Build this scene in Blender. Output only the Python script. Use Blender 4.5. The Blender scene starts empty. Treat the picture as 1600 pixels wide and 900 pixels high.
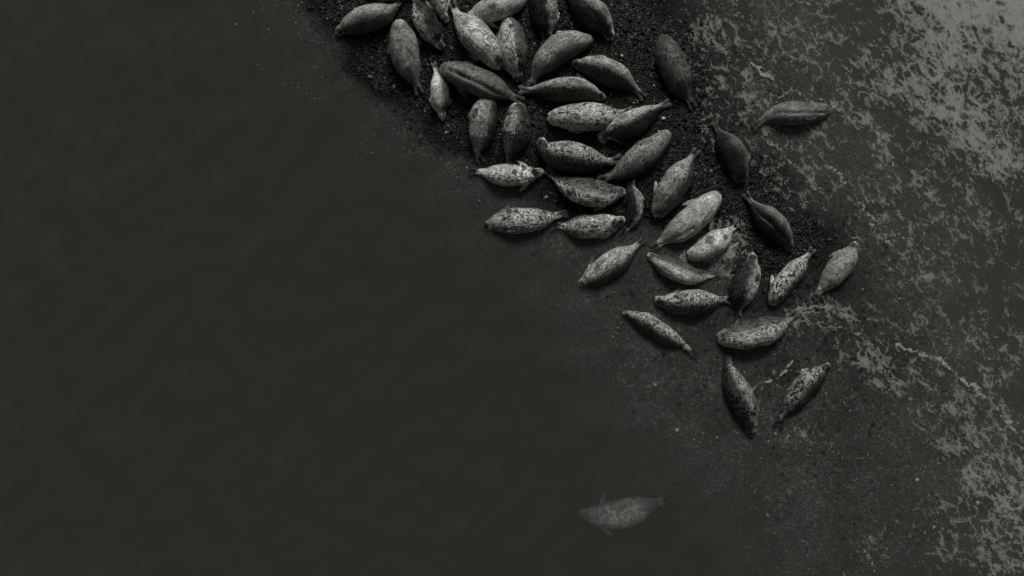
import bpy, math
import numpy as np
from mathutils import noise as mnoise, Vector

# ------------------------------------------------------------------ camera
SC = bpy.context.scene
COL = SC.collection
M = 0.0135            # metres per photo pixel on the water level
H = 24.0              # flying height of the camera
cam_d = bpy.data.cameras.new("camera")
cam = bpy.data.objects.new("camera", cam_d)
COL.objects.link(cam)
cam.location = (0, 0, H)
cam.rotation_euler = (0, 0, 0)
cam_d.sensor_width = 36
cam_d.lens = 36 * H / (1600 * M)
cam_d.clip_start = 0.5
cam_d.clip_end = 6000
SC.camera = cam

# ------------------------------------------------------------------ sky, sun, exposure
SUN_EL, SUN_AZ = math.radians(40), math.radians(8)      # azimuth from +Y (top of photo) to +X
w = bpy.data.worlds.new("World")
SC.world = w
w.use_nodes = True
nt = w.node_tree
nt.nodes.clear()
sky = nt.nodes.new("ShaderNodeTexSky")
sky.sky_type = 'NISHITA'
sky.sun_disc = False
sky.sun_elevation = SUN_EL
sky.sun_rotation = SUN_AZ
sky.dust_density = 4
hs = nt.nodes.new("ShaderNodeRGBToBW")                   # grey overcast sky
tint = nt.nodes.new("ShaderNodeMixRGB")
tint.blend_type = 'MULTIPLY'
tint.inputs[0].default_value = 1
tint.inputs[2].default_value = (0.965, 1.0, 0.925, 1)
bg = nt.nodes.new("ShaderNodeBackground")
bg.inputs[1].default_value = 0.05
wo = nt.nodes.new("ShaderNodeOutputWorld")
nt.links.new(sky.outputs[0], hs.inputs[0])
nt.links.new(hs.outputs[0], tint.inputs[1])
nt.links.new(tint.outputs[0], bg.inputs[0])
nt.links.new(bg.outputs[0], wo.inputs[0])

sd = bpy.data.lights.new("sun", 'SUN')
sd.energy = 3.9
sd.angle = math.radians(24)
sd.color = (0.97, 1.0, 0.93)
so = bpy.data.objects.new("sun", sd)
COL.objects.link(so)
so.rotation_euler = (math.pi / 2 - SUN_EL, 0, math.pi - SUN_AZ)
so.rotation_euler = Vector((-math.sin(SUN_AZ) * math.cos(SUN_EL), -math.cos(SUN_AZ) * math.cos(SUN_EL), -math.sin(SUN_EL))).to_track_quat('-Z', 'Y').to_euler()

SC.view_settings.view_transform = 'Standard'
SC.view_settings.look = 'None'
SC.view_settings.gamma = 1
SC.view_settings.use_curve_mapping = False
SC.view_settings.exposure = -0.3
SC.render.engine = 'CYCLES'

# ------------------------------------------------------------------ small helpers
def X(px): return (px - 800) * M
def Y(py): return (450 - py) * M

def lattice(seed):
    r = np.random.RandomState(seed)
    return r.rand(256, 256)
_L = [lattice(i) for i in range(6)]
def vnoise(x, y, k=0):
    """smooth value noise, arrays in, 0..1 out"""
    L = _L[k % 6]
    xi = np.floor(x).astype(int); yi = np.floor(y).astype(int)
    fx = x - xi; fy = y - yi
    fx = fx * fx * (3 - 2 * fx); fy = fy * fy * (3 - 2 * fy)
    a = L[xi % 256, yi % 256]; b = L[(xi + 1) % 256, yi % 256]
    c = L[xi % 256, (yi + 1) % 256]; d = L[(xi + 1) % 256, (yi + 1) % 256]
    return (a * (1 - fx) + b * fx) * (1 - fy) + (c * (1 - fx) + d * fx) * fy
def fbm(x, y, k=0, o=4):
    s = 0; a = .5; t = 0
    for i in range(o):
        s = s + a * vnoise(x * 2 ** i + 17.3 * i, y * 2 ** i + 9.1 * i, k + i); t += a; a *= .5
    return s / t
def sstep(a, b, x):
    t = np.clip((x - a) / (b - a), 0, 1)
    return t * t * (3 - 2 * t)

def grid_mesh(name, xs, ys, z, attrs, mat, bottom=None):
    nx, ny = len(xs), len(ys)
    XX, YY = np.meshgrid(xs, ys)
    co = np.stack([XX, YY, z], -1).reshape(-1, 3)
    idx = np.arange(nx * ny).reshape(ny, nx)
    q = np.stack([idx[:-1, :-1], idx[:-1, 1:], idx[1:, 1:], idx[1:, :-1]], -1).reshape(-1, 4)
    if bottom is not None:                      # close it to a body of water
        base = len(co)
        ring = np.concatenate([idx[0, :], idx[1:, -1], idx[-1, -2::-1], idx[-2:0:-1, 0]])
        rc = co[ring].copy(); rc[:, 2] = bottom
        co = np.concatenate([co, rc])
        n = len(ring)
        side = np.array([[ring[i], base + i, base + (i + 1) % n, ring[(i + 1) % n]] for i in range(n)])
        q = np.concatenate([q, side])
        faces_n = len(q) + 1
        loops = np.concatenate([q.reshape(-1), np.arange(base, base + n)[::-1]])
        starts = np.concatenate([np.arange(len(q)) * 4, [len(q) * 4]])
        totals = np.concatenate([np.full(len(q), 4), [n]])
    else:
        faces_n = len(q); loops = q.reshape(-1)
        starts = np.arange(len(q)) * 4; totals = np.full(len(q), 4)
    me = bpy.data.meshes.new(name)
    me.vertices.add(len(co)); me.vertices.foreach_set("co", co.reshape(-1))
    me.loops.add(len(loops)); me.loops.foreach_set("vertex_index", loops.astype(np.int32))
    me.polygons.add(faces_n)
    me.polygons.foreach_set("loop_start", starts.astype(np.int32))
    me.polygons.foreach_set("loop_total", totals.astype(np.int32))
    me.update(calc_edges=True)
    me.polygons.foreach_set("use_smooth", np.ones(faces_n, bool))
    for k, v in attrs.items():
        a = me.attributes.new(k, 'FLOAT', 'POINT')
        full = np.zeros(len(co), np.float32); full[:nx * ny] = v.reshape(-1)
        a.data.foreach_set("value", full)
    me.materials.append(mat)
    o = bpy.data.objects.new(name, me)
    COL.objects.link(o)
    return o

def axis(lo, hi, step, far):
    a = list(np.arange(lo, hi + step * .5, step))
    d = step; v = a[-1]; up = []
    while v < far: d *= 1.35; v += d; up.append(v)
    d = step; v = a[0]; dn = []
    while v > -far: d *= 1.35; v -= d; dn.append(v)
    return np.array(dn[::-1] + a + up)

# ------------------------------------------------------------------ terrain height (metres above water level)
ROWS = [
 (-150, [(-400,-2.4),(330,-.7),(420,-.12),(480,0),(600,.12),(800,.24),(950,.12),(1010,0),(1180,-.10),(1420,-.35),(1700,-.8),(2400,-2)]),
 (0,    [(-400,-2.4),(350,-.7),(440,-.12),(500,0),(620,.12),(780,.24),(950,.12),(1020,0),(1200,-.08),(1450,-.35),(1700,-.8),(2400,-2)]),
 (100,  [(-400,-2.4),(400,-.7),(480,-.13),(560,0),(680,.12),(820,.22),(1000,.08),(1070,0),(1230,-.08),(1480,-.35),(1750,-.8),(2400,-2)]),
 (200,  [(-400,-2.4),(480,-.7),(590,-.13),(690,0),(780,.10),(900,.18),(1040,.06),(1090,0),(1250,-.08),(1500,-.3),(1750,-.8),(2400,-2)]),
 (300,  [(-400,-2.4),(560,-.7),(690,-.15),(840,-.02),(930,.06),(1050,.10),(1150,.05),(1190,0),(1330,-.08),(1550,-.3),(1800,-.8),(2400,-2)]),
 (370,  [(-400,-2.4),(630,-.7),(750,-.17),(900,-.09),(1050,-.06),(1140,-.04),(1230,.06),(1290,0),(1400,-.09),(1600,-.3),(1850,-.8),(2400,-2)]),
 (450,  [(-400,-2.4),(700,-0.560),(830,-0.208),(950,-0.088),(1080,-0.055),(1200,-0.028),(1300,-0.033),(1420,-0.066),(1600,-0.240),(1900,-0.640),(2400,-2)]),
 (550,  [(-400,-2.4),(740,-0.640),(870,-0.240),(980,-0.088),(1120,-0.066),(1250,-0.050),(1360,-0.044),(1480,-0.072),(1650,-0.280),(1950,-0.640),(2400,-2)]),
 (650,  [(-400,-2.4),(780,-0.640),(930,-0.256),(1040,-0.099),(1150,-0.077),(1300,-0.072),(1500,-0.088),(1700,-0.280),(2000,-0.640),(2400,-2)]),
 (750,  [(-400,-2.4),(820,-0.640),(970,-0.360),(1090,-0.192),(1200,-0.094),(1330,-0.088),(1550,-0.110),(1750,-0.320),(2000,-0.720),(2400,-2)]),
 (900,  [(-400,-2.4),(940,-0.720),(1080,-0.320),(1180,-0.192),(1300,-0.105),(1400,-0.105),(1600,-0.192),(1800,-0.400),(2100,-1),(2500,-2)]),
 (1100, [(-400,-2.4),(1050,-1.2),(1250,-.5),(1400,-.35),(1500,-.35),(1700,-.5),(1900,-.8),(2200,-1.5),(2500,-2)]),
]
RY = np.array([r[0] for r in ROWS], float)
def ground_h(px, py):
    px = np.asarray(px, float); py = np.asarray(py, float)
    shp = np.broadcast(px, py).shape
    px = np.broadcast_to(px, shp).ravel(); py = np.broadcast_to(py, shp).ravel()
    # gentle wander of the contours
    wx = px + 26 * (fbm(px / 70, py / 70, 2, 3) - .5) * 2
    tab = np.stack([np.interp(wx, [c[0] for c in r[1]], [c[1] for c in r[1]]) for r in ROWS])
    yy = np.clip(py, RY[0], RY[-1] - 1e-3)
    i = np.clip(np.searchsorted(RY, yy, side='right') - 1, 0, len(RY) - 2)
    t = (yy - RY[i]) / (RY[i + 1] - RY[i]); t = t * t * (3 - 2 * t)
    n = np.arange(len(px))
    h = tab[i, n] * (1 - t) + tab[i + 1, n] * t
    h = h + .035 * (fbm(px / 45, py / 45, 1, 3) - .5)
    return h.reshape(shp)

# ------------------------------------------------------------------ node helpers
def new_mat(name):
    m = bpy.data.materials.new(name); m.use_nodes = True
    m.node_tree.nodes.clear()
    return m, m.node_tree
class NB:
    def __init__(s, tree): s.t = tree
    def n(s, typ, **kw):
        nd = s.t.nodes.new(typ)
        for k, v in kw.items(): setattr(nd, k, v)
        return nd
    def l(s, a, b): s.t.links.new(a, b)
    def attr(s, name, typ='GEOMETRY'):
        return s.n('ShaderNodeAttribute', attribute_name=name, attribute_type=typ)
    def math(s, op, a, b=None, c=None, clamp=False):
        nd = s.n('ShaderNodeMath', operation=op, use_clamp=clamp)
        for i, v in enumerate((a, b, c)):
            if v is None: continue
            if isinstance(v, (int, float)): nd.inputs[i].default_value = v
            else: s.l(v, nd.inputs[i])
        return nd.outputs[0]
    def ramp(s, v, a, b, lo=0, hi=1, smooth=True):
        nd = s.n('ShaderNodeMapRange', interpolation_type='SMOOTHSTEP' if smooth else 'LINEAR')
        s.l(v, nd.inputs[0])
        for i, q in zip((1, 2, 3, 4), (a, b, lo, hi)):
            if isinstance(q, (int, float)): nd.inputs[i].default_value = q
            else: s.l(q, nd.inputs[i])
        return nd.outputs[0]
    def noise(s, vec, scale, detail=4, rough=.55, dist=0):
        nd = s.n('ShaderNodeTexNoise')
        s.l(vec, nd.inputs['Vector'])
        nd.inputs['Scale'].default_value = scale; nd.inputs['Detail'].default_value = detail
        nd.inputs['Roughness'].default_value = rough; nd.inputs['Distortion'].default_value = dist
        return nd
    def voro(s, vec, scale, feature='F1', rnd=1):
        nd = s.n('ShaderNodeTexVoronoi', feature=feature)
        s.l(vec, nd.inputs['Vector'])
        nd.inputs['Scale'].default_value = scale; nd.inputs['Randomness'].default_value = rnd
        return nd
    def grey(s, v, tint=(1, 1, 1)):
        c = s.n('ShaderNodeCombineColor')
        for i in range(3):
            s.l(s.math('MULTIPLY', v, tint[i]), c.inputs[i])
        return c.outputs[0]

GREY = (1.0, 1.0, .95)

# ------------------------------------------------------------------ ground
def mat_ground():
    m, t = new_mat("dark_gravel"); b = NB(t)
    geo = b.n('ShaderNodeNewGeometry').outputs['Position']
    v1 = b.voro(geo, 22); v2 = b.voro(geo, 48)
    rnd = b.n('ShaderNodeSeparateColor'); b.l(v1.outputs['Color'], rnd.inputs[0])
    rnd2 = b.n('ShaderNodeSeparateColor'); b.l(v2.outputs['Color'], rnd2.inputs[0])
    big = b.noise(geo, .9, 4).outputs[0]
    p = b.math('POWER', rnd.outputs[0], 4.0)
    q = b.math('POWER', rnd2.outputs[1], 7.0)
    z = b.n('ShaderNodeSeparateXYZ'); b.l(geo, z.inputs[0])
    silt = b.ramp(z.outputs[2], -.10, -.01, 1, 0)          # paler silt settles between the drowned stones
    v = b.math('MULTIPLY_ADD', p, .025, .006)
    v = b.math('MULTIPLY_ADD', q, .07, v)
    v = b.math('MULTIPLY_ADD', silt, b.math('MULTIPLY_ADD', b.math('POWER', rnd.outputs[1], 5.0), .25, .09), v)
    v = b.math('MULTIPLY', v, b.ramp(big, .3, .7, .6, 1.5))
    bs = b.n('ShaderNodeBsdfPrincipled')
    b.l(b.grey(v, GREY), bs.inputs['Base Color'])
    bs.inputs['Roughness'].default_value = .6
    bs.inputs['Specular IOR Level'].default_value = .12
    hgt = b.math('ADD', b.math('MULTIPLY', v1.outputs['Distance'], -1.0), b.math('MULTIPLY', v2.outputs['Distance'], -.5))
    bp = b.n('ShaderNodeBump'); bp.inputs['Strength'].default_value = .9; bp.inputs['Distance'].default_value = .04
    b.l(hgt, bp.inputs['Height']); b.l(bp.outputs[0], bs.inputs['Normal'])
    o = b.n('ShaderNodeOutputMaterial'); b.l(bs.outputs[0], o.inputs[0])
    return m
xs = axis(-11.6, 11.6, .07, 1600); ys = axis(-6.9, 6.9, .07, 1600)
XX, YY = np.meshgrid(xs, ys)
PX, PY = XX / M + 800, 450 - YY / M
gz = ground_h(PX, PY)
inside = (abs(XX) < 11.7) & (abs(YY) < 7)
gz = gz + np.where(inside, .012 * (fbm(PX / 6, PY / 6, 3, 2) - .5), 0)
ground = grid_mesh("ground", xs, ys, gz, {}, mat_ground())
ground['kind'] = 'structure'

# ------------------------------------------------------------------ foam density on the water
FOAM = [  # px, py, density, sigma
 (1450,0,.84,34),(1500,-10,.88,40),(1560,-10,.98,50),(1610,20,.95,45),(1500,40,.72,34),(1490,95,.72,26),(1550,60,.5,30),(1430,40,.5,25),
 (1505,190,.85,24),(1460,150,.75,30),(1410,120,.62,26),(1350,95,.6,26),(1300,90,.42,24),(1380,70,.35,20),(1560,120,.55,35),(1600,150,.62,30),
 (1560,250,.78,22),(1545,170,.66,24),(1480,230,.5,26),(1590,210,.5,24),(1440,235,.35,22),(1250,60,.52,30),(1260,20,.4,26),(1200,90,.42,24),
 (1150,60,.36,26),(1090,50,.40,30),(1050,30,.30,24),(1100,20,.34,20),(1140,110,.38,22),(1195,130,.44,20),(1090,150,.54,22),(1130,155,.46,18),
 (1070,200,.56,20),(1060,225,.46,14),(1170,190,.42,16),(1190,45,.44,24),(1300,40,.40,24),(1350,30,.3,24),
 (1180,250,.50,20),(1190,290,.42,18),(1230,250,.40,16),(1270,240,.32,18),(1240,310,.36,20),(1280,300,.32,20),(1330,160,.50,18),(1290,130,.46,18),
 (1420,260,.4,24),(1410,300,.42,20),(1370,320,.48,22),(1330,290,.4,20),(1480,290,.48,20),(1530,300,.42,20),(1580,330,.42,24),
 (1540,330,.46,24),(1500,370,.40,24),(1390,350,.45,20),(1350,340,.36,18),(1450,370,.38,22),(1460,410,.44,22),(1530,400,.40,22),(1580,420,.36,20),
 (1450,450,.46,16),(1500,440,.36,22),(1520,500,.46,18),(1545,530,.44,16),(1590,500,.36,16),(1580,560,.38,20),(1440,500,.34,18),(1400,460,.30,18),(1390,490,.40,22),(1430,520,.34,20),
 (1590,610,0.34,20),(1480,560,.30,20),(1350,410,.32,18),(1370,430,.3,16),
 (1280,485,.62,16),(1320,500,.60,14),(1250,500,.55,14),(1335,525,.5,12),(1290,520,.3,16),(1340,550,.58,18),(1370,550,.55,16),(1310,560,.3,14),
 (1390,580,.56,20),(1420,600,0.52,20),(1460,620,0.48,20),(1500,610,0.43,20),(1440,650,0.43,22),(1480,670,0.52,22),(1520,700,0.55,22),(1500,730,0.50,22),
 (1550,690,0.52,22),(1580,720,0.53,24),(1540,750,0.67,20),(1560,790,0.71,20),(1520,790,0.53,24),(1590,770,0.57,22),(1600,820,0.60,24),(1540,830,0.48,24),
 (1480,830,0.43,22),(1500,870,0.41,22),(1570,870,0.53,22),(1600,880,0.52,20),(1420,860,0.31,18),(1360,860,.44,16),(1350,830,.34,14),(1440,780,0.34,18),
 (1460,740,0.34,18),(1410,690,0.29,20),(1340,640,.30,14),(1300,620,.34,14),(1280,660,.28,12),(1250,690,.44,14),(1230,680,.42,12),(1290,690,.36,14),(1320,700,.26,18),(1370,660,.28,18),
 (1100,335,.56,14),(1145,330,.60,15),(1118,402,1,10),(1138,392,1,9),(1150,372,.7,8),(1085,372,.5,8),(1100,350,.6,9),(1128,345,.6,9),(1068,402,.6,6),(1158,370,.50,13),(1100,420,.42,12),(1130,425,.5,12),(1150,400,.42,12),(1035,355,.40,13),(1180,420,.40,14),(1075,430,.3,14),(1200,410,.36,12),
 (1215,590,.44,9),(1190,603,.48,7),(1235,572,.40,8),(1100,260,.34,14),(1130,290,.4,12),(1170,280,.46,12),
 (1200,170,.5,12),(1240,152,.58,10),(1275,152,.5,9),(1310,165,.5,9),(1345,185,.62,9),(1375,215,.62,10),(1390,250,.6,10),
]
STREAKS = [  # polyline, half width px, strength
 ([(1400,540),(1440,548),(1480,572),(1520,602),(1555,633),(1582,668),(1612,700)],4.2,.62),
 ([(1228,494),(1262,480),(1300,478),(1328,492),(1342,515)],3.5,.55),
 ([(1240,507),(1285,500),(1325,514),(1342,524)],3,.5),
 ([(1178,606),(1205,597),(1228,580),(1240,568)],3.2,.65),
 ([(1300,165),(1330,182),(1362,200),(1385,232),(1393,258)],3.2,.55),
 ([(1197,184),(1200,215),(1215,236),(1235,251)],3,.55),
 ([(1298,258),(1318,282),(1336,306),(1352,334),(1380,352),(1410,372)],3,.45),
 ([(1340,303),(1352,330),(1368,365),(1400,380)],3,.4),
 ([(1312,352),(1330,368),(1346,378)],2,.5),
 ([(1175,97),(1190,112),(1210,125)],2.2,.9),
 ([(1112,60),(1126,72),(1132,88)],2.2,.6),
 ([(1220,150),(1237,145),(1262,155),(1290,158),(1306,164)],2.4,.5),
 ([(1130,322),(1146,345),(1158,380)],2.6,.5),
 ([(1100,345),(1120,328),(1134,318)],2.4,.5),
 ([(1297,640),(1305,628),(1340,645)],1.6,.5),
 ([(1297,640),(1288,665)],1.6,.45),
 ([(1568,480),(1580,505),(1605,530)],1.8,.5),
 ([(1565,540),(1580,560),(1600,585)],2,.4),
 ([(1340,845),(1360,870),(1368,895)],2.6,.5),
 ([(1440,780),(1425,805),(1422,840)],2,.4),
 ([(1470,790),(1460,825),(1490,870)],2.2,.4),
 ([(1100,412),(1118,406),(1140,394),(1152,380)],3.6,.8),
 ([(1112,304),(1134,312),(1150,334),(1160,352),(1164,372)],2.6,.6),
 ([(1072,392),(1064,402),(1072,410)],2.4,.6),
 ([(1128,318),(1118,336),(1104,346)],2.4,.6),
 ([(1146,268),(1164,290),(1178,300),(1196,296)],2.4,.6),
 ([(1030,400),(1012,388),(1020,372)],2,.4),
 ([(1096,424),(1112,428),(1130,429)],1.8,.5),
 ([(1060,140),(1078,152),(1100,155),(1125,150)],2.6,.4),
]
def seg_dist(px, py, pts):
    d = np.full(px.shape, 1e9)
    for (x0, y0), (x1, y1) in zip(pts[:-1], pts[1:]):
        dx, dy = x1 - x0, y1 - y0
        t = np.clip(((px - x0) * dx + (py - y0) * dy) / (dx * dx + dy * dy), 0, 1)
        d = np.minimum(d, np.hypot(px - x0 - t * dx, py - y0 - t * dy))
    return d
def foam_fields(px, py):
    num = np.zeros(px.shape); den = np.full(px.shape, .12)
    for x, y, v, s in FOAM:
        g = np.exp(-((px - x) ** 2 + (py - y) ** 2) / (2 * s * s * 1.1))
        num += g * v; den += g
    f = num / den
    open_sea = sstep(1300, 1420, px + (py - 300) * -.1) * sstep(60, 200, py + (px - 1300) * .3) * (1 - sstep(560, 640, py - (px - 1400) * .75))
    f = np.maximum(f, (.335 + .26 * (fbm(px / 60, py / 60, 2, 2) - .4)) * open_sea)
    wash = sstep(1050, 1100, px + 12 * np.sin(py / 30)) * (1 - sstep(1300, 1360, px)) * (1 - sstep(330, 380, py))
    f = np.maximum(f, (.385 + .32 * (fbm(px / 45, py / 45, 3, 2) - .4)) * wash)
    wx = px + 16 * (fbm(px / 14, py / 14, 4, 3) - .5); wy = py + 16 * (fbm(px / 14, py / 14, 5, 3) - .5)
    st = np.zeros(px.shape)
    for pts, hw, s in STREAKS:
        d = seg_dist(wx, wy, pts)
        st = np.maximum(st, s * np.exp(-(d / (hw * .8)) ** 2) * (.45 + 1.1 * fbm(px / 11, py / 11, 1, 3)))
    # general milkiness of the stirred water on the surf side
    side = sstep(-40, 260, (px - 1060) * .8 - (py - 250) * .42 )
    milk = side * .55 + .25 * sstep(.2, .7, f)
    milk = np.maximum(milk, .5 * np.exp(-(((px - 1110) / 70) ** 2 + ((py - 400) / 60) ** 2)))
    return f, st, milk

# ------------------------------------------------------------------ water: murky body with thin foam on top
def mat_water():
    m, t = new_mat("murky_sea_water"); b = NB(t)
    geo = b.n('ShaderNodeNewGeometry').outputs['Position']
    mp = b.n('ShaderNodeMapping', vector_type='TEXTURE'); b.l(geo, mp.inputs[0])
    mp.inputs['Rotation'].default_value = (0, 0, math.radians(-52)); mp.inputs['Scale'].default_value = (1.25, .85, 1)
    n1 = b.noise(mp.outputs[0], 4.2, 10, .68, .8).outputs[0]
    n2 = b.noise(geo, 1.5, 3, .5, .6).outputs[0]
    n3 = b.noise(geo, 14, 4, .6, .8).outputs[0]
    ridge = b.math('ABSOLUTE', b.math('SUBTRACT', b.noise(mp.outputs[0], 3.6, 5, .6, 2.0).outputs[0], .5))
    ridge = b.math('SUBTRACT', 1.0, b.math('MULTIPLY', ridge, 9.0), clamp=True)
    foam = b.attr('foam').outputs['Fac']; st = b.attr('streak').outputs['Fac']; milk = b.attr('milk').outputs['Fac']
    mix = b.math('MULTIPLY_ADD', n1, .70, b.math('MULTIPLY', n2, .15))
    mix = b.math('MULTIPLY_ADD', n3, .15, mix)
    mix = b.math('MULTIPLY_ADD', ridge, .055, mix)
    wq = b.noise(mp.outputs[0], 2.8, 5, .6)
    ws = b.n('ShaderNodeVectorMath', operation='SCALE'); b.l(wq.outputs['Color'], ws.inputs[0]); ws.inputs[3].default_value = .55
    wa = b.n('ShaderNodeVectorMath', operation='ADD'); b.l(mp.outputs[0], wa.inputs[0]); b.l(ws.outputs[0], wa.inputs[1])
    net = b.voro(wa.outputs[0], 3.6, 'DISTANCE_TO_EDGE').outputs['Distance']
    net2 = b.voro(wa.outputs[0], 7.5, 'DISTANCE_TO_EDGE').outputs['Distance']
    mix = b.math('MULTIPLY_ADD', b.ramp(net, .0, .16, 1, 0), .085, b.math('MULTIPLY_ADD', b.ramp(net2, .0, .18, 1, 0), .04, b.math('SUBTRACT', mix, .045)))
    thr = b.math('SUBTRACT', .728, b.math('MULTIPLY', foam, .40))
    cover = b.ramp(mix, thr, b.math('ADD', thr, .035))
    cover = b.math('MULTIPLY', cover, b.ramp(foam, .1, .4))
    body = b.ramp(mix, thr, b.math('ADD', thr, .16), .45, 1.12)
    patch = b.math('MULTIPLY', cover, body)
    lace = b.ramp(b.math('MULTIPLY_ADD', b.math('SUBTRACT', n3, .5), 1.5, st), .30, .60)
    veil = b.math('MULTIPLY', milk, b.ramp(n2, .3, .7, .02, .045))
    fr = b.math('MULTIPLY', b.ramp(foam, .3, 1.0, .26, .42), patch)
    a = b.math('MAXIMUM', fr, b.math('MULTIPLY', b.math('MULTIPLY', lace, b.ramp(st, .08, .3)), .46))
    a = b.math('ADD', a, veil, clamp=True)
    # surface
    tr = b.n('ShaderNodeBsdfTransparent')
    gl = b.n('ShaderNodeBsdfGlossy'); gl.inputs['Roughness'].default_value = .06
    fz = b.n('ShaderNodeFresnel'); fz.inputs[0].default_value = 1.333
    wv = b.n('ShaderNodeMapping', vector_type='TEXTURE'); b.l(geo, wv.inputs[0])
    wv.inputs['Rotation'].default_value = (0, 0, math.radians(62)); wv.inputs['Scale'].default_value = (2.6, 1, 1)
    w1 = b.noise(wv.outputs[0], 2.3, 5, .55, .4).outputs[0]
    w2 = b.noise(geo, 7, 3, .5, .3).outputs[0]
    hh = b.math('MULTIPLY_ADD', w2, .12, w1)
    bp = b.n('ShaderNodeBump'); bp.inputs['Strength'].default_value = .5; bp.inputs['Distance'].default_value = .045
    b.l(hh, bp.inputs['Height'])
    b.l(bp.outputs[0], gl.inputs['Normal']); b.l(bp.outputs[0], fz.inputs['Normal'])
    s1 = b.n('ShaderNodeMixShader'); b.l(fz.outputs[0], s1.inputs[0]); b.l(tr.outputs[0], s1.inputs[1]); b.l(gl.outputs[0], s1.inputs[2])
    df = b.n('ShaderNodeBsdfDiffuse'); df.inputs[0].default_value = (.44, .448, .425, 1)
    s2 = b.n('ShaderNodeMixShader'); b.l(a, s2.inputs[0]); b.l(s1.outputs[0], s2.inputs[1]); b.l(df.outputs[0], s2.inputs[2])
    # volume
    ab = b.n('ShaderNodeVolumeAbsorption'); ab.inputs[0].default_value = (0, 0, 0, 1); ab.inputs[1].default_value = W_ABS
    sc = b.n('ShaderNodeVolumeScatter'); sc.inputs[0].default_value = (.92, 1, .84, 1); sc.inputs[1].default_value = W_SCA
    ad = b.n('ShaderNodeAddShader'); b.l(ab.outputs[0], ad.inputs[0]); b.l(sc.outputs[0], ad.inputs[1])
    o = b.n('ShaderNodeOutputMaterial'); b.l(s2.outputs[0], o.inputs[0]); b.l(ad.outputs[0], o.inputs[1])
    return m
W_ABS, W_SCA = 2.2, 2.15
xs = axis(-11.6, 11.6, .04, 1700); ys = axis(-6.9, 6.9, .04, 1700)
XX, YY = np.meshgrid(xs, ys)
PX, PY = XX / M + 800, 450 - YY / M
ff, fs, fm = foam_fields(PX, PY)
wz = .012 * (fbm(PX / 38 + PY / 60, PY / 80 - PX / 60, 0, 3) - .5)
wz = np.where((abs(XX) < 12) & (abs(YY) < 7.5), wz, 0)
water = grid_mesh("water", xs, ys, wz, {'foam': ff, 'streak': fs, 'milk': fm}, mat_water(), bottom=-6)
water['kind'] = 'structure'

# ------------------------------------------------------------------ loose gravel (nobody could count it)
def mat_pebble():
    m, t = new_mat("pebble_stone"); b = NB(t)
    g = b.n('ShaderNodeNewGeometry')
    r = g.outputs['Random Per Island']
    v = b.math('MULTIPLY_ADD', b.math('POWER', r, 70.0), .30, .006)
    v = b.math('MULTIPLY_ADD', b.math('POWER', r, 6.0), .038, v)
    z = b.n('ShaderNodeSeparateXYZ'); b.l(g.outputs['Position'], z.inputs[0])
    silt = b.ramp(z.outputs[2], -.10, -.01, 1, 0)
    v = b.math('MULTIPLY_ADD', silt, b.math('MULTIPLY_ADD', b.math('POWER', r, 14.0), .65, .09), v)
    n = b.noise(g.outputs['Position'], 60, 3).outputs[0]
    v = b.math('MULTIPLY', v, b.ramp(n, .3, .7, .7, 1.25))
    lg = b.noise(g.outputs['Position'], 1.1, 4).outputs[0]
    v = b.math('MULTIPLY', v, b.ramp(lg, .35, .65, .55, 1.5))
    bs = b.n('ShaderNodeBsdfPrincipled'); b.l(b.grey(v, GREY), bs.inputs['Base Color'])
    bs.inputs['Roughness'].default_value = .45; bs.inputs['Specular IOR Level'].default_value = .12
    o = b.n('ShaderNodeOutputMaterial'); b.l(bs.outputs[0], o.inputs[0])
    return m
def blob_mesh(name, px, py, z, r, mat, flat=.6, seed=3, smooth=True):
    import bmesh
    bm = bmesh.new(); bmesh.ops.create_icosphere(bm, subdivisions=1, radius=1)
    bv = np.array([v.co[:] for v in bm.verts]); bf = np.array([[v.index for v in f.verts] for f in bm.faces]); bm.free()
    rs = np.random.RandomState(seed); n = len(px)
    sc = r[:, None] * np.stack([rs.uniform(.7, 1.35, n), rs.uniform(.7, 1.2, n), np.full(n, flat) * rs.uniform(.8, 1.3, n)], -1)
    an = rs.uniform(0, 6.283, n); ca, sa = np.cos(an), np.sin(an)
    v = bv[None] * (1 + rs.uniform(-.16, .16, (n, len(bv), 1))) * sc[:, None, :]
    vx = v[..., 0] * ca[:, None] - v[..., 1] * sa[:, None] + X(px)[:, None]
    vy = v[..., 0] * sa[:, None] + v[..., 1] * ca[:, None] + Y(py)[:, None]
    vz = v[..., 2] + z[:, None]
    co = np.stack([vx, vy, vz], -1).reshape(-1, 3)
    fa = (bf[None] + (np.arange(n) * len(bv))[:, None, None]).reshape(-1, 3)
    me = bpy.data.meshes.new(name)
    me.vertices.add(len(co)); me.vertices.foreach_set("co", co.reshape(-1))
    me.loops.add(len(fa) * 3); me.loops.foreach_set("vertex_index", fa.reshape(-1).astype(np.int32))
    me.polygons.add(len(fa)); me.polygons.foreach_set("loop_start", (np.arange(len(fa)) * 3).astype(np.int32))
    me.polygons.foreach_set("loop_total", np.full(len(fa), 3, np.int32))
    me.update(calc_edges=True)
    if smooth: me.polygons.foreach_set("use_smooth", np.ones(len(fa), bool))
    me.materials.append(mat)
    o = bpy.data.objects.new(name, me); COL.objects.link(o)
    return o
rs = np.random.RandomState(11)
N = 150000
gx = rs.uniform(380, 1640, N); gy = rs.uniform(-40, 940, N)
gh = ground_h(gx, gy)
keep = rs.rand(N) < np.where(gh > -.02, 1.0, np.clip(.6 + gh * 2.4, 0, .6))
gx, gy, gh = gx[keep], gy[keep], gh[keep]
gr = np.clip(np.exp(rs.normal(math.log(.0145), .48, len(gx))), .007, .06)
gravel = blob_mesh("gravel", gx, gy, gh + gr * .15, gr, mat_pebble())
gravel['kind'] = 'stuff'
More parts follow.
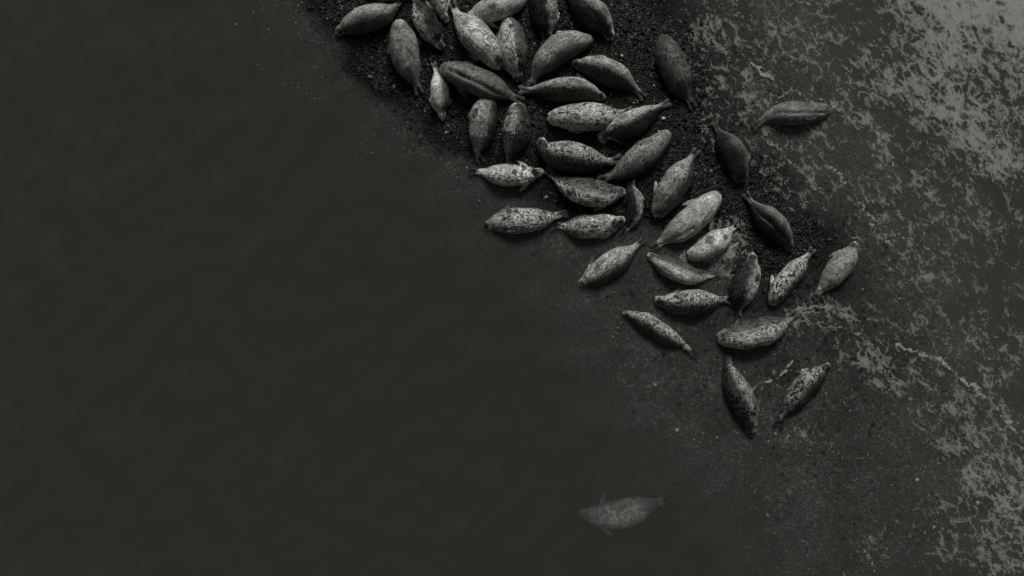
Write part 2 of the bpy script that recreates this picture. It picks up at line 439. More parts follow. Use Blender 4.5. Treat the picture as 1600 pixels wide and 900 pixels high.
gravel['label'] = 'loose dark pebbles covering the gravel spit under the seals'
gravel['category'] = 'gravel'

# small bubbles drifting on the calm side
BUB = [(369,38,2),(396,20,1.6),(412,13,1.5),(420,46,2),(421,52,1.4),(404,101,1.6),(410,107,1.4),(445,124,1.3),(445,132,1.8),(457,130,1.5),
       (466,131,1.2),(466,137,1.6),(473,143,1),(479,146,1.5),(491,154,1.7),(498,154,1),(466,100,1.6),(356,226,1.3),(556,240,1.3),(565,225,1.6),(565,249,2),
       (583,239,1.5),(580,239,1),(628,245,1.3),(585,210,1.5),(505,66,1.3),(500,30,1.2),(428,35,1.4),(355,30,1.1),(530,106,1.3),(512,154,1.2)]
def mat_bubble():
    m, t = new_mat("bubble_foam"); b = NB(t)
    bs = b.n('ShaderNodeBsdfPrincipled'); bs.inputs['Base Color'].default_value = (.36, .37, .34, 1); bs.inputs['Roughness'].default_value = .4
    o = b.n('ShaderNodeOutputMaterial'); b.l(bs.outputs[0], o.inputs[0]); return m
ba = np.array(BUB, float)
bub = blob_mesh("foam_bubbles", ba[:, 0], ba[:, 1], np.full(len(ba), .005), ba[:, 2] * .0068, mat_bubble(), flat=.5)
bub['kind'] = 'stuff'; bub['label'] = 'tiny pale foam bubbles drifting on the calm dark water'; bub['category'] = 'foam'

# ------------------------------------------------------------------ seals
def mat_seal():
    m, t = new_mat("wet_seal_fur"); b = NB(t)
    rest = b.attr('rest').outputs['Vector']
    coat = b.attr('coat').outputs['Fac']; sp = b.attr('spots').outputs['Fac']
    mp = b.n('ShaderNodeMapping'); b.l(rest, mp.inputs[0]); mp.inputs['Scale'].default_value = (.75, 1.15, 1.15)
    big = b.noise(rest, 3.0, 3, .5).outputs[0]
    wob = b.noise(rest, 30, 2, .6)
    vm = b.n('ShaderNodeVectorMath', operation='SCALE'); b.l(wob.outputs['Color'], vm.inputs[0]); vm.inputs[3].default_value = .03
    va = b.n('ShaderNodeVectorMath', operation='ADD'); b.l(mp.outputs[0], va.inputs[0]); b.l(vm.outputs[0], va.inputs[1])
    def dots(scale, lo, hi):
        vo = b.voro(va.outputs[0], scale)
        cs = b.n('ShaderNodeSeparateColor'); b.l(vo.outputs['Color'], cs.inputs[0])
        rad = b.ramp(cs.outputs[0], .15, 1.0, lo, hi, smooth=False)
        return b.ramp(vo.outputs['Distance'], b.math('MULTIPLY', rad, .75), b.math('MULTIPLY', rad, 1.15), 1, 0)
    s = b.math('MAXIMUM', dots(20, -.05, .60), b.math('MULTIPLY', dots(36, .15, .66), .85))
    s = b.math('MULTIPLY', s, b.ramp(big, .33, .55, .45, 1.0))
    s = b.math('MULTIPLY', s, sp)
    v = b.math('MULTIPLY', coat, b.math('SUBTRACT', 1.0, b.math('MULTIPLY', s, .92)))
    fine = b.noise(mp.outputs[0], 110, 3, .6).outputs[0]
    v = b.math('MULTIPLY', v, b.ramp(fine, .32, .68, .5, 1.42))
    v = b.math('MULTIPLY', v, b.ramp(big, .3, .7, .85, 1.2))
    mott = b.noise(mp.outputs[0], 26, 4, .65, .3).outputs[0]
    v = b.math('MULTIPLY', v, b.ramp(mott, .36, .64, .62, 1.28))
    bs = b.n('ShaderNodeBsdfPrincipled'); b.l(b.grey(v, (1, 1, .96)), bs.inputs['Base Color'])
    bs.inputs['Roughness'].default_value = .4; bs.inputs['Specular IOR Level'].default_value = .16
    bp = b.n('ShaderNodeBump'); bp.inputs['Strength'].default_value = .5; bp.inputs['Distance'].default_value = .01
    b.l(fine, bp.inputs['Height']); b.l(bp.outputs[0], bs.inputs['Normal'])
    o = b.n('ShaderNodeOutputMaterial'); b.l(bs.outputs[0], o.inputs[0])
    return m
SEAL_MAT = mat_seal()

def catmull(P, n):
    P = np.array(P, float)
    A = np.vstack([2 * P[0] - P[1], P, 2 * P[-1] - P[-2]])
    out = []
    for i in range(1, len(A) - 2):
        p0, p1, p2, p3 = A[i - 1:i + 3]
        t = np.linspace(0, 1, 24, endpoint=False)[:, None]
        out.append(.5 * ((2 * p1) + (-p0 + p2) * t + (2 * p0 - 5 * p1 + 4 * p2 - p3) * t ** 2 + (-p0 + 3 * p1 - 3 * p2 + p3) * t ** 3))
    out = np.vstack(out + [P[-1:]])
    d = np.concatenate([[0], np.cumsum(np.hypot(*np.diff(out, axis=0).T))])
    s = np.linspace(0, d[-1], n)
    return np.stack([np.interp(s, d, out[:, 0]), np.interp(s, d, out[:, 1])], -1), d[-1]

PROF = {
 'n': [(0,.2),(.02,.32),(.05,.41),(.09,.49),(.14,.6),(.2,.75),(.28,.9),(.36,.98),(.46,1),(.56,.98),(.65,.86),(.73,.64),(.79,.44),(.85,.27),(.90,.17),(.94,.10)],
 'b': [(0,.16),(.012,.3),(.035,.43),(.06,.52),(.09,.6),(.13,.7),(.18,.8),(.25,.91),(.34,.98),(.43,1),(.54,.98),(.65,.86),(.73,.65),(.79,.45),(.85,.27),(.90,.17),(.94,.10)],
}
def loft(C, wdt, top, bot, zc, lean, verts, faces, nr=22, sq=1.0):
    """C (n,2) metres, half width, top and bottom half heights, centre z"""
    n = len(C)
    T = np.gradient(C, axis=0); T /= np.linalg.norm(T, axis=1)[:, None] + 1e-9
    Nn = np.stack([-T[:, 1], T[:, 0]], -1)
    base = len(verts)
    a = np.linspace(0, 2 * np.pi, nr, endpoint=False)
    for i in range(n):
        ca, sa = np.cos(a), np.sin(a)
        lat = wdt[i] * np.sign(ca) * abs(ca) ** sq + lean[i] * wdt[i] * np.clip(sa, 0, 1)
        zz = np.where(sa > 0, top[i] * sa, bot[i] * sa) + zc[i]
        for j in range(nr):
            verts.append((C[i, 0] + Nn[i, 0] * lat[j], C[i, 1] + Nn[i, 1] * lat[j], zz[j]))
    for i in range(n - 1):
        for j in range(nr):
            faces.append((base + i * nr + j, base + i * nr + (j + 1) % nr, base + (i + 1) * nr + (j + 1) % nr, base + (i + 1) * nr + j))
    faces.append(tuple(base + j for j in range(nr))[::-1])
    faces.append(tuple(base + (n - 1) * nr + j for j in range(nr)))

def build_seal(idx, P, W, label, tone=.3, spots=.6, side=0, dark=.35, edge=0.0, prof='n', lean=0.0, crease=None,
               blotch=(), pale=(), depth=None, splay=14, face=.45, raise_head=.0, fore=(1, 1), patch=None, belly=1.0, flip=1.0, ragged=False, hs=1.0):
    rs = np.random.RandomState(100 + idx)
    P = [((x), (y)) for x, y in P]
    C, L = catmull(P, 72)
    zm = .2 if depth is None else -.1
    k = (H - zm) / H                                     # the height above the water at which the outline was measured
    Cx = np.stack([(C[:, 0] - 800) * M * k, (450 - C[:, 1]) * M * k], -1)
    turn = rs.uniform(-1, 1) * .055 * (1 if prof == 'n' and abs(P[0][0] - P[1][0]) + abs(P[0][1] - P[1][1]) > 0 else .3)
    Tc = np.gradient(Cx, axis=0); Tc /= np.linalg.norm(Tc, axis=1)[:, None]
    lead = np.clip(1 - np.linspace(0, 1, 72) / .13, 0, 1) ** 1.5
    Cx = Cx + np.stack([-Tc[:, 1], Tc[:, 0]], -1) * (turn * lead)[:, None]
    Wm = W * M * k; Lm = L * M * k
    s = np.linspace(0, 1, 72)
    pk = np.array(PROF[prof]); wf = np.interp(s, pk[:, 0], pk[:, 1])
    ker = np.array([1, 2, 1]) / 4.; 
    wf = np.convolve(np.pad(wf, 1, mode='edge'), ker, 'valid')
    # soft irregularity: rolls of blubber
    ph = rs.uniform(0, 6.28, 3)
    wf = wf * (1 + .03 * np.sin(s * 11 + ph[0]) + .010 * np.sin(s * 27 + ph[1]))
    hw = np.interp(s * Lm, [0, .015, .04, .07, .11, .15, .19, .24, .30], [.022, .040, .056, .078, .098, .103, .106, .135, .182])   # muzzle, cheeks, skull
    hm = 1 - sstep(.14, .34, s * Lm)
    if prof == 'n': wf = np.where(s * Lm < .34, hm * np.maximum(hw / Wm * min(1.15, Wm / .25), .0) + (1 - hm) * wf, wf)
    nb = int(.935 * 71)
    gh = ground_h(C[:, 0], C[:, 1])
    gs = np.convolve(np.pad(gh, 8, mode='edge'), np.ones(17) / 17, 'valid')
    if depth is not None: gs = np.full(72, depth)
    wd = Wm * wf
    flat = 1.0 + .0 * s
    top = wd * np.interp(s, [0, .08, .2, .4, .7, .9, 1], [.95, 1.1, 1.15, 1.18, 1.12, 1.0, .8])
    top = top * hs; bot = wd * .5 * hs
    zc = gs + bot + np.interp(s, [0, .06, .14, .25, 1], [.02 + raise_head, .03 + raise_head, .015 + raise_head * .6, 0, 0])
    if side and not lean:
        dv0 = {'d': (0, -1), 'u': (0, 1), 'l': (-1, 0), 'r': (1, 0)}[side]; tm = Cx[32] - Cx[28]
        lean = -.34 if (-tm[1] * dv0[0] + tm[0] * dv0[1]) > 0 else .34
    elif not lean: lean = rs.uniform(-.25, .25)
    ln = lean * np.interp(s, [0, .15, .35, .7, 1], [0, .4, 1, .6, 0])
    verts, faces = [], []
    loft(Cx[:nb], wd[:nb], top[:nb], bot[:nb], zc[:nb], ln[:nb], verts, faces, nr=28)
    T = np.gradient(Cx, axis=0); T /= np.linalg.norm(T, axis=1)[:, None]
    Nn = np.stack([-T[:, 1], T[:, 0]], -1)
    # hind flippers: two webbed paddles with long outer digits
    b0 = int(.84 * 71)
    base = Cx[b0]; dirn = T[-8:].mean(0); dirn /= np.linalg.norm(dirn)
    fl = (1 - .84) * Lm * 1.08 * flip
    for sg in (-1, 1):
        sp = math.radians(splay * .55 * sg * rs.uniform(.55, 1.3) + rs.uniform(-5, 5))
        n = 14; u = np.linspace(0, 1, n)
        path = np.zeros((n, 2)); path[0] = base + Nn[b0] * sg * wd[b0] * .38
        stp = fl / (n - 1)
        for i in range(1, n):
            tloc = T[min(71, b0 + int(i * 11 / n))]
            an = sp * min(1, i / 5.)
            d = np.array([tloc[0] * math.cos(an) - tloc[1] * math.sin(an), tloc[0] * math.sin(an) + tloc[1] * math.cos(an)])
            path[i] = path[i - 1] + d * stp
        fw = np.interp(u, [0, .25, .5, .8, .95, 1], [.050, .036, .034, .048, .040, .016]) * (Lm / 1.6)
        ft = np.interp(u, [0, .3, 1], [.045, .024, .012])
        zb = gs[-1] + .03 + np.interp(u, [0, .4, 1], [.05, .035, .022])
        loft(path, fw, ft, ft, zb, np.zeros(n), verts, faces, nr=12)
    # fore flippers: short broad paddles swept back along the flank
    for sg, on in zip((-1, 1), fore):
        if not on: continue
        i0 = int(.25 * 71); n = 10; u = np.linspace(0, 1, n)
        an0 = math.radians(rs.uniform(18, 52) * on)
        st = Cx[i0] + Nn[i0] * sg * wd[i0] * .80
        d0 = T[i0] * math.cos(an0) + Nn[i0] * sg * math.sin(an0)
        path = st + d0 * (u[:, None] * .15 * Lm) + T[i0] * (u[:, None] ** 2) * .03 * Lm
        fw = np.interp(u, [0, .3, .75, 1], [.05, .052, .045, .018]) * (Lm / 1.6)
        ft = np.interp(u, [0, 1], [.03, .012])
        zb = gs[i0] + np.interp(u, [0, .5, 1], [.10, .05, .03])
        loft(path, fw, ft, ft, zb, np.zeros(n), verts, faces, nr=10)
    onflank = None
    if rs.rand() < .6 and depth is None:                 # one fore flipper folded against the upper flank
        sg = np.sign(lean) if lean else 1
        i0 = int(rs.uniform(.25, .31) * 71); n = 9; u = np.linspace(0, 1, n)
        q = rs.uniform(.5, .68); ii0 = np.minimum(71, (i0 + u * .13 * 71).astype(int))
        qq = q + .12 * u
        path = Cx[ii0] + Nn[ii0] * (sg * qq * wd[ii0] + 0)[:, None] + T[ii0] * 0
        path = path[0] + (path[-1] - path[0]) * u[:, None]
        zs = zc[ii0] + top[ii0] * np.sqrt(np.clip(1 - (qq - abs(lean) * .5) ** 2, .1, 1)) * .97 + .006
        zs = np.linspace(zs[0] - .02, zs[-1] + .004, n)
        fw = np.interp(u, [0, .3, .75, 1], [.045, .05, .040, .015]) * (Lm / 1.6)
        loft(path, fw, np.full(n, .022), np.full(n, .03), zs, np.zeros(n), verts, faces, nr=10)
        onflank = (path, fw)
    me = bpy.data.meshes.new("tmp"); me.from_pydata([tuple(v) for v in verts], [], faces); me.update()
    tmp = bpy.data.objects.new("tmp", me); COL.objects.link(tmp)
    md = tmp.modifiers.new("r", 'REMESH'); md.mode = 'VOXEL'; md.voxel_size = .0135; md.use_smooth_shade = True
    ms = tmp.modifiers.new("s", 'SMOOTH'); ms.iterations = 3; ms.factor = .5
    dg = bpy.context.evaluated_depsgraph_get()
    body = bpy.data.meshes.new_from_object(tmp.evaluated_get(dg))
    bpy.data.objects.remove(tmp); bpy.data.meshes.remove(me)
    nv = len(body.vertices)
    co = np.zeros(nv * 3); body.vertices.foreach_get("co", co); co = co.reshape(-1, 3)
    # body coordinates: distance along the spine, sideways distance, height
    d2 = (co[:, None, 0] - Cx[None, :, 0]) ** 2 + (co[:, None, 1] - Cx[None, :, 1]) ** 2
    ii = d2.argmin(1)
    rel = co[:, :2] - Cx[ii]
    sv = s[ii] + (rel * T[ii]).sum(1) / Lm
    lat = (rel * Nn[ii]).sum(1)
    un = lat / np.maximum(wd[ii], .03)
    zrel = co[:, 2] - gs[ii]
    # creases and belly folds pressed into the blubber
    if crease:
        for (c0, c1, u0, u1, dep) in crease:
            tt = np.clip((sv - c0) / (c1 - c0), 0, 1)
            uc = u0 + (u1 - u0) * tt + .05 * np.sin(sv * 14 + idx)
            wgt = np.exp(-((un - uc) / .17) ** 2) * sstep(c0, c0 + .08, sv) * (1 - sstep(c1 - .1, c1, sv))
            co[:, 2] -= .62 * dep * wgt * (.6 + .8 * vnoise(sv * 7 + idx, un * 0 + 3)) * np.clip(zrel / .15, 0, 1)
    nz = fbm(sv * Lm * 5 + lat * 4 + idx * 5, lat * 6 - sv * Lm * 3.3 + 40, 1, 4)
    nzf = fbm(sv * Lm * 17 + lat * 14 + idx * 7, lat * 18 - sv * Lm * 13 + 90, 3, 3)
    hump = .016 * (fbm(sv * Lm * 3.1 + lat * 2.2 + idx, lat * 4.3 - sv * Lm * 2 + idx * 3, 2, 2) - .5) * 2 + .007 * (nz - .5)
    co[:, 2] += hump * np.clip(zrel / .1, 0, 1)
    # eye sockets and nostril pit, at head scale
    hx = sv * Lm
    body.vertices.foreach_set("co", co.reshape(-1))
    # coat
    c = np.full(nv, tone)
    c *= .92 * (1 + .55 * (nz - .5) * 2) * (1 + .30 * (nzf - .5) * 2)
    spots = min(1.0, .35 + .75 * spots)
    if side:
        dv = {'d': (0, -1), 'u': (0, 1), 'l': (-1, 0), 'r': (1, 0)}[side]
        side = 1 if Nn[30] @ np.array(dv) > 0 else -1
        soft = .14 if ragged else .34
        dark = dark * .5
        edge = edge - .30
    if side:                                             # one flank's shade painted into the coat, along with its darker wet back
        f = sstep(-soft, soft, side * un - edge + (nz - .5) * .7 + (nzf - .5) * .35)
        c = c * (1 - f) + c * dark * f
    c *= np.where(zrel < .06, belly, 1)
    if patch:                                            # ragged dried patch
        (s0, s1, u0, u1, v) = patch
        e = np.minimum.reduce([(sv - s0) * 4, (s1 - sv) * 4, (un - u0), (u1 - un)]) + (nzf - .5) * .35
        f = sstep(0, .06, e); c = c * (1 - f) + v * (.85 + .3 * nz) * f
    for (bx, by, br, bv) in blotch:
        wx = (bx - 800) * M * k; wy = (450 - by) * M * k
        d = np.hypot(co[:, 0] - wx, co[:, 1] - wy) / (br * M) + (nzf - .5) * .7
        f = 1 - sstep(.7, 1.15, d); c = c * (1 - f) + bv * f
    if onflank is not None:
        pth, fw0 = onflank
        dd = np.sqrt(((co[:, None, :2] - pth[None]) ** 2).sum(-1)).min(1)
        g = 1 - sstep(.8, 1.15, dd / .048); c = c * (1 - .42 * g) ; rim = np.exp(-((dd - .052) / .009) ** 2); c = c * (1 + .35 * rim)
    # face: dark mask, pale muzzle, dark eyes and nose
    head = 1 - sstep(.085, .13, sv + .04 * (nz - .5))
    c = c * (1 - head * face * .45 * sstep(.02, .05, sv))
    hd = (sv * Lm)
    lw = np.abs(lat)
    vis = min(1, .25 + face * 3)
    mz = vis * np.exp(-((hd - .035) / .025) ** 2) * (zrel > .02)
    c = c + mz * .16 * np.minimum(1, tone * 3)
    ox = rs.uniform(-.03, .03)
    mask = np.exp(-(((hd - .125) / .050) ** 2 + ((lat - ox) / .058) ** 2)) * (zrel > .05)
    c = c * (1 - min(.93, .35 + face) * np.clip(mask * 1.25, 0, 1))
    rimh = (1 - sstep(.16, .24, hd)) * sstep(.62, .85, np.abs(un)) * (face > .05)
    c = c + rimh * tone * .45
    eye = np.exp(-(((hd - .10) / .020) ** 2 + ((lw - .048) / .018) ** 2)) * (co[:, 2] > zc[ii])
    c = c * (1 - .9 * vis * np.clip(eye * 1.3, 0, 1))
    nose = np.exp(-(((hd - .004) / .024) ** 2 + (lw / .026) ** 2))
    c = c * (1 - .9 * np.clip(nose * 1.4, 0, 1))
    ear = np.exp(-(((hd - .20) / .014) ** 2 + ((lw - .085) / .014) ** 2))
    c = c * (1 - .6 * vis * np.clip(ear, 0, 1))
    # flippers: dark webs with paler digits
    fp = sstep(.86, .93, sv)
    dig = .5 + .5 * np.sin(lat * 330)
    c = c * (1 - fp) + fp * (.022 + tone * .28 * dig * sstep(.9, 1.0, sv))
    c = np.clip(c, .012, .72)
    spv = spots * (1 - .6 * fp) * (1 - .5 * head)
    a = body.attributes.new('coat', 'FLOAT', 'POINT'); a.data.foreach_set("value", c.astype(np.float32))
    a = body.attributes.new('spots', 'FLOAT', 'POINT'); a.data.foreach_set("value", np.asarray(spv, np.float32))
    a = body.attributes.new('rest', 'FLOAT_VECTOR', 'POINT')
    rest = np.stack([sv * Lm + idx * 3.7, lat, zrel + idx * 1.3], -1)
    a.data.foreach_set("vector", rest.astype(np.float32).reshape(-1))
    cen = np.array([Cx[30, 0], Cx[30, 1], gs[30]])
    co2 = co - cen
    body.vertices.foreach_set("co", co2.reshape(-1)); body.update()
    body.polygons.foreach_set("use_smooth", np.ones(len(body.polygons), bool))
    body.materials.clear(); body.materials.append(SEAL_MAT); body.name = "seal"
    o = bpy.data.objects.new("seal", body); o.location = cen; COL.objects.link(o)
    o['label'] = label; o['category'] = 'seal'; o['group'] = 'seals hauled out on the gravel spit'
    return o

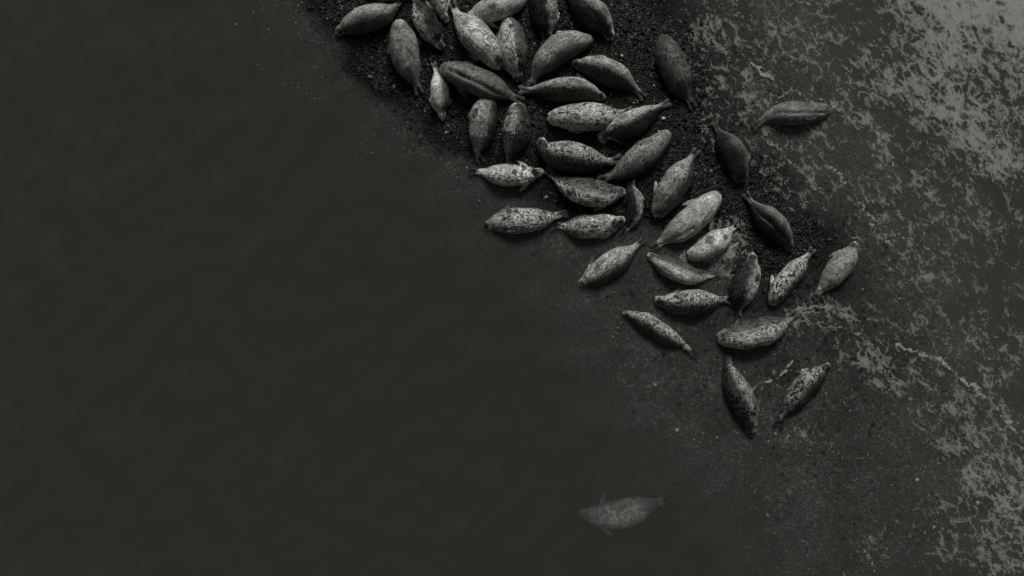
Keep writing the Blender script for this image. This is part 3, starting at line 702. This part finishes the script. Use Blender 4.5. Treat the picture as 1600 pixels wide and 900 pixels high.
# side: +1 darkens the left flank seen from head to tail travelling direction's normal (N = left of head->tail), -1 the other
SEALS = [
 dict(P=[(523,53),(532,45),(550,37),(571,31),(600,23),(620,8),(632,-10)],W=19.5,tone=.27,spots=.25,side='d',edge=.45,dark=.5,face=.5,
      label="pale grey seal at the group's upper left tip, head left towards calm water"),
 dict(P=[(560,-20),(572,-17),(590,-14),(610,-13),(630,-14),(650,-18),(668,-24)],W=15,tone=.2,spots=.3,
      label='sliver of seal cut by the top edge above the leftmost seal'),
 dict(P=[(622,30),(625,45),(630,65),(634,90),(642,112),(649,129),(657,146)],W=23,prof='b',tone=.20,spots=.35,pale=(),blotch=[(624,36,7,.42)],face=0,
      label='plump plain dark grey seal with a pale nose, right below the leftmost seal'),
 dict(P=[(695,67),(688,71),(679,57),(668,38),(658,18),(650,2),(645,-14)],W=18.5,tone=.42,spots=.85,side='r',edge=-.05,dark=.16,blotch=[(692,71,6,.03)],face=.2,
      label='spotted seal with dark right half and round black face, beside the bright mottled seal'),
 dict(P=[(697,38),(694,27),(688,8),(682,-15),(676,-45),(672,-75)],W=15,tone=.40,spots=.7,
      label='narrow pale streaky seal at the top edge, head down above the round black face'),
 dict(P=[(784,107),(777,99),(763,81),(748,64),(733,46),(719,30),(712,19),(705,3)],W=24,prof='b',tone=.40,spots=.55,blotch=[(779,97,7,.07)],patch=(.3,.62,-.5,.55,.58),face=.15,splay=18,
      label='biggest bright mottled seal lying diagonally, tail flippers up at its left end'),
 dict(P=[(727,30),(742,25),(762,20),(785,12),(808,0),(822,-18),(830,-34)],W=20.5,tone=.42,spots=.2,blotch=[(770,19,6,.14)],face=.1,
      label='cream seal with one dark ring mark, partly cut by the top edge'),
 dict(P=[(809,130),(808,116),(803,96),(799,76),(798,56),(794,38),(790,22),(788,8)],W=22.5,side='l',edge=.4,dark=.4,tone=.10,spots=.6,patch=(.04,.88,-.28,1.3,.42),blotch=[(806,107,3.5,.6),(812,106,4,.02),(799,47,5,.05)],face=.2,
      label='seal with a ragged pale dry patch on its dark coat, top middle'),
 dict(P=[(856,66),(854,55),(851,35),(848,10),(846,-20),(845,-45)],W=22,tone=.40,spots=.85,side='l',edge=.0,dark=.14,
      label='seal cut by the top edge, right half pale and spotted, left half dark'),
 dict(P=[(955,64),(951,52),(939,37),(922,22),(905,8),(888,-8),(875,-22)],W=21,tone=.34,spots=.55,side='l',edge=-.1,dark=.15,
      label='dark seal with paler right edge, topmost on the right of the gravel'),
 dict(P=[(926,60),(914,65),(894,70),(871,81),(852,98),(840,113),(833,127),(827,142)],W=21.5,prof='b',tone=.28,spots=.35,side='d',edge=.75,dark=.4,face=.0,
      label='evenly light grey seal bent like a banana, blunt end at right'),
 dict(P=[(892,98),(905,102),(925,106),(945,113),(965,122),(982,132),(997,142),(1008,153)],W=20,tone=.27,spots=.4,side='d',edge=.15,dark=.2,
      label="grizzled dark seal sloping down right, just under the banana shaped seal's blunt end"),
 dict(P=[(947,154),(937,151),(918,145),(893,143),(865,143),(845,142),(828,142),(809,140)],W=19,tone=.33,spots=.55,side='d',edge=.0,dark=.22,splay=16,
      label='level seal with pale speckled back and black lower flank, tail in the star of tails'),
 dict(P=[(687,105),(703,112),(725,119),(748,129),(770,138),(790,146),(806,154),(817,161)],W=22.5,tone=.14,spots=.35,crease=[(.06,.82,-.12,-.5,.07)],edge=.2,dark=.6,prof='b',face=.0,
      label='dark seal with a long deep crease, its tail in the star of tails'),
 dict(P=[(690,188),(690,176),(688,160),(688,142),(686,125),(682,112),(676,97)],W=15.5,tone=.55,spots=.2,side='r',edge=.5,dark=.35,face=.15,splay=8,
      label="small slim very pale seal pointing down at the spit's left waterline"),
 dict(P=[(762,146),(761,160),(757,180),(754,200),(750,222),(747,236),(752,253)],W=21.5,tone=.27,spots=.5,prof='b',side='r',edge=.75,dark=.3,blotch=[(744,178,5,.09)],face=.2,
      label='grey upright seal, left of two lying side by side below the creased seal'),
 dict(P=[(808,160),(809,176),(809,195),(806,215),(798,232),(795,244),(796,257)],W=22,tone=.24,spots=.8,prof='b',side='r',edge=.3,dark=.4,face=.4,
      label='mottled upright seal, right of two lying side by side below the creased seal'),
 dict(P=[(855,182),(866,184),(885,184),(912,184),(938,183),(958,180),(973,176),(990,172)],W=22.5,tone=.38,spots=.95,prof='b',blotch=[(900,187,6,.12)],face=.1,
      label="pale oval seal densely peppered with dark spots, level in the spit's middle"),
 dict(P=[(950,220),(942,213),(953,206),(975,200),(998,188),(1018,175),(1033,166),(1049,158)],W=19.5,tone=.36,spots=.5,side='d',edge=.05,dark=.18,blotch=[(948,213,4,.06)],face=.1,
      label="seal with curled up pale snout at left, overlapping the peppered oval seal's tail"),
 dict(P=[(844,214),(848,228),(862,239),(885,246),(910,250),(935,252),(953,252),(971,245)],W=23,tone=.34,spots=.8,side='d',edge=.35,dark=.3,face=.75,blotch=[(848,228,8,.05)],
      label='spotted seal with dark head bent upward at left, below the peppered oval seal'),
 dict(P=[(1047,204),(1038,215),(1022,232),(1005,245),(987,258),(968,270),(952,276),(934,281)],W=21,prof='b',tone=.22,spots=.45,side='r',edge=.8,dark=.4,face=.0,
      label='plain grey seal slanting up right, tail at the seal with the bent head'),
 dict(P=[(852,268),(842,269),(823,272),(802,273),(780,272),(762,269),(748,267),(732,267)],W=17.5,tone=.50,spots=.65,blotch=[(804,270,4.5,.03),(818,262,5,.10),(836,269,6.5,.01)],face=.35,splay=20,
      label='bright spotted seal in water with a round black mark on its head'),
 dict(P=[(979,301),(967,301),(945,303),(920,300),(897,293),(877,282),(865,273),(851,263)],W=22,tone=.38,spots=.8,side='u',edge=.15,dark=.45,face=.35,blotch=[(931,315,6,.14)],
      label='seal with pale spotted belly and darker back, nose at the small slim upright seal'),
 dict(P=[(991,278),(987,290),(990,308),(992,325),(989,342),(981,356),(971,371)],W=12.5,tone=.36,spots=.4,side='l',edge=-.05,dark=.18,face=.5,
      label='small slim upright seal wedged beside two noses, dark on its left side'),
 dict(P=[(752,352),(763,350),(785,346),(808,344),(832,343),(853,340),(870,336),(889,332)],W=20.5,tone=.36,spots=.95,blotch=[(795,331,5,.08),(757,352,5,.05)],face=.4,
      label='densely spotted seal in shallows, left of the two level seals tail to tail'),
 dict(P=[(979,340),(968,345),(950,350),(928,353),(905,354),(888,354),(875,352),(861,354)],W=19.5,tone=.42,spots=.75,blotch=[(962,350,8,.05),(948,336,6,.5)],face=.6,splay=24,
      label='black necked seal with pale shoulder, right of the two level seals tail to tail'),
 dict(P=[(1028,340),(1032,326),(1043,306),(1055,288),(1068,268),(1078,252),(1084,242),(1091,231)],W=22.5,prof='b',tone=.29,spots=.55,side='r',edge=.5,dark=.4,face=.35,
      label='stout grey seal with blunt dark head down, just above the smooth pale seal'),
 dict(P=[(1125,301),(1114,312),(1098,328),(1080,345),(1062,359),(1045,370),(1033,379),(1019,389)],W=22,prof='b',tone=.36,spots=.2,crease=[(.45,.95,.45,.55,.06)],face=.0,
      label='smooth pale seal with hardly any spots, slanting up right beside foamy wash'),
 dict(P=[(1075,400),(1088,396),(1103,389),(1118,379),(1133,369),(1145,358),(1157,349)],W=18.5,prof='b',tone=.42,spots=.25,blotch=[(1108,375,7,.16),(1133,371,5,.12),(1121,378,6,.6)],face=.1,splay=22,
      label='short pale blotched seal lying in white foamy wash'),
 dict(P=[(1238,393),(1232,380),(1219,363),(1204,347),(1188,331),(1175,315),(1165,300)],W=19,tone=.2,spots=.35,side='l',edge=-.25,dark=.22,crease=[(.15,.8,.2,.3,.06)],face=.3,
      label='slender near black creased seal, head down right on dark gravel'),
 dict(P=[(1157,286),(1156,272),(1151,255),(1143,237),(1133,219),(1124,204),(1118,188)],W=20,tone=.14,spots=.3,side='l',edge=-.35,dark=.3,prof='b',face=.5,
      label="smooth black seal with only its right rim grey, at the gravel's right edge"),
 dict(P=[(1039,52),(1040,68),(1046,90),(1055,112),(1066,134),(1077,152),(1086,168)],W=23,prof='b',tone=.085,spots=.5,crease=[(.15,.8,.5,.4,.035)],face=.0,belly=.9,
      label='evenly dark grey seal lying apart between the gravel and the upper surf'),
 dict(P=[(1304,167),(1292,170),(1272,173),(1247,175),(1222,177),(1204,181),(1192,188),(1178,199)],W=19,tone=.13,spots=.2,prof='b',crease=[(.08,.75,.4,-.1,.045)],face=.2,fore=(0,1),
      label='lone creased grey seal in foamy water, farthest right near the top'),
 dict(P=[(905,449),(914,441),(930,431),(950,418),(970,404),(985,393),(996,384),(1009,373)],W=20.5,tone=.38,spots=.4,side='d',edge=.6,dark=.4,face=.4,
      label='pale seal in still shallows, head down left, below the tail to tail pair'),
 dict(P=[(1011,397),(1021,402),(1040,413),(1060,422),(1080,430),(1097,432),(1112,430),(1130,428)],W=16.5,tone=.37,spots=.35,side='u',edge=.5,dark=.4,splay=8,
      label='slim light grey seal in shallows, straight tail right, below the smooth pale seal'),
 dict(P=[(1023,467),(1035,471),(1055,474),(1078,474),(1100,473),(1118,471),(1132,469),(1150,470)],W=20.5,tone=.36,spots=.75,side='d',edge=.35,dark=.45,face=.7,blotch=[(1035,474,6,.04)],splay=18,
      label='level speckled seal with black face left, tail at the large blotched upright seal'),
 dict(P=[(1178,393),(1177,405),(1172,422),(1165,442),(1160,460),(1157,474),(1156,487),(1159,504)],W=20.5,tone=.36,spots=.8,side='l',edge=.05,dark=.22,face=.6,blotch=[(1180,436,4,.07),(1172,402,6,.06)],splay=16,
      label='large blotched upright seal with head up, left half near black'),
 dict(P=[(1211,479),(1213,467),(1222,450),(1234,436),(1246,422),(1257,409),(1264,400),(1274,387)],W=18,prof='b',tone=.40,spots=.95,blotch=[(1218,466,4,.05)],face=.2,side='r',edge=.75,dark=.4,
      label='bright heavily mottled seal with blunt head down, beside the large blotched upright seal'),
 dict(P=[(1342,376),(1336,388),(1326,403),(1313,418),(1301,434),(1290,448),(1282,458),(1276,470)],W=18.5,tone=.26,spots=.35,face=.7,blotch=[(1332,381,5,.03)],
      label='plain grey seal with black face pointing up right, rightmost below the dark gravel'),
 dict(P=[(972,490),(984,492),(1003,501),(1022,513),(1040,524),(1056,533),(1070,541),(1091,557)],W=15.5,tone=.30,spots=.6,side='d',edge=.3,dark=.45,face=.2,blotch=[(981,492,3,.06)],splay=7,
      label='slim spotted seal in still water, head upper left, long tail down right'),
 dict(P=[(1122,529),(1136,528),(1158,525),(1180,521),(1202,515),(1220,508),(1234,500),(1250,488)],W=22.5,prof='b',tone=.32,spots=.7,side='u',edge=.6,dark=.5,face=.35,
      label='broad speckled nearly level seal, its tail towards the arc of foam'),
 dict(P=[(1180,686),(1177,671),(1170,650),(1161,628),(1152,608),(1145,588),(1141,572),(1142,544)],W=20,tone=.23,spots=1.0,side='l',edge=.25,dark=.4,face=.3,blotch=[(1174,664,6,.05)],splay=4,
      label='spotted seal with straight thin tail up and pale muzzle down, left of lowest pair'),
 dict(P=[(1299,567),(1289,580),(1273,592),(1259,606),(1247,622),(1235,640),(1226,655),(1218,673)],W=19,side='r',edge=.4,dark=.4,tone=.21,spots=1.0,face=.8,blotch=[(1292,575,7,.03)],splay=20,
      label='coarsely spotted seal with black head up right, right one of the lowest pair'),
 dict(P=[(903,805),(917,806),(940,808),(965,806),(990,800),(1012,793),(1030,786),(1053,778)],W=23.5,tone=.50,spots=.1,depth=-.285,hs=.46,fore=(2.2,1.6),face=.1,splay=22,
      label='faint blurred seal swimming alone under water at the bottom'),
]
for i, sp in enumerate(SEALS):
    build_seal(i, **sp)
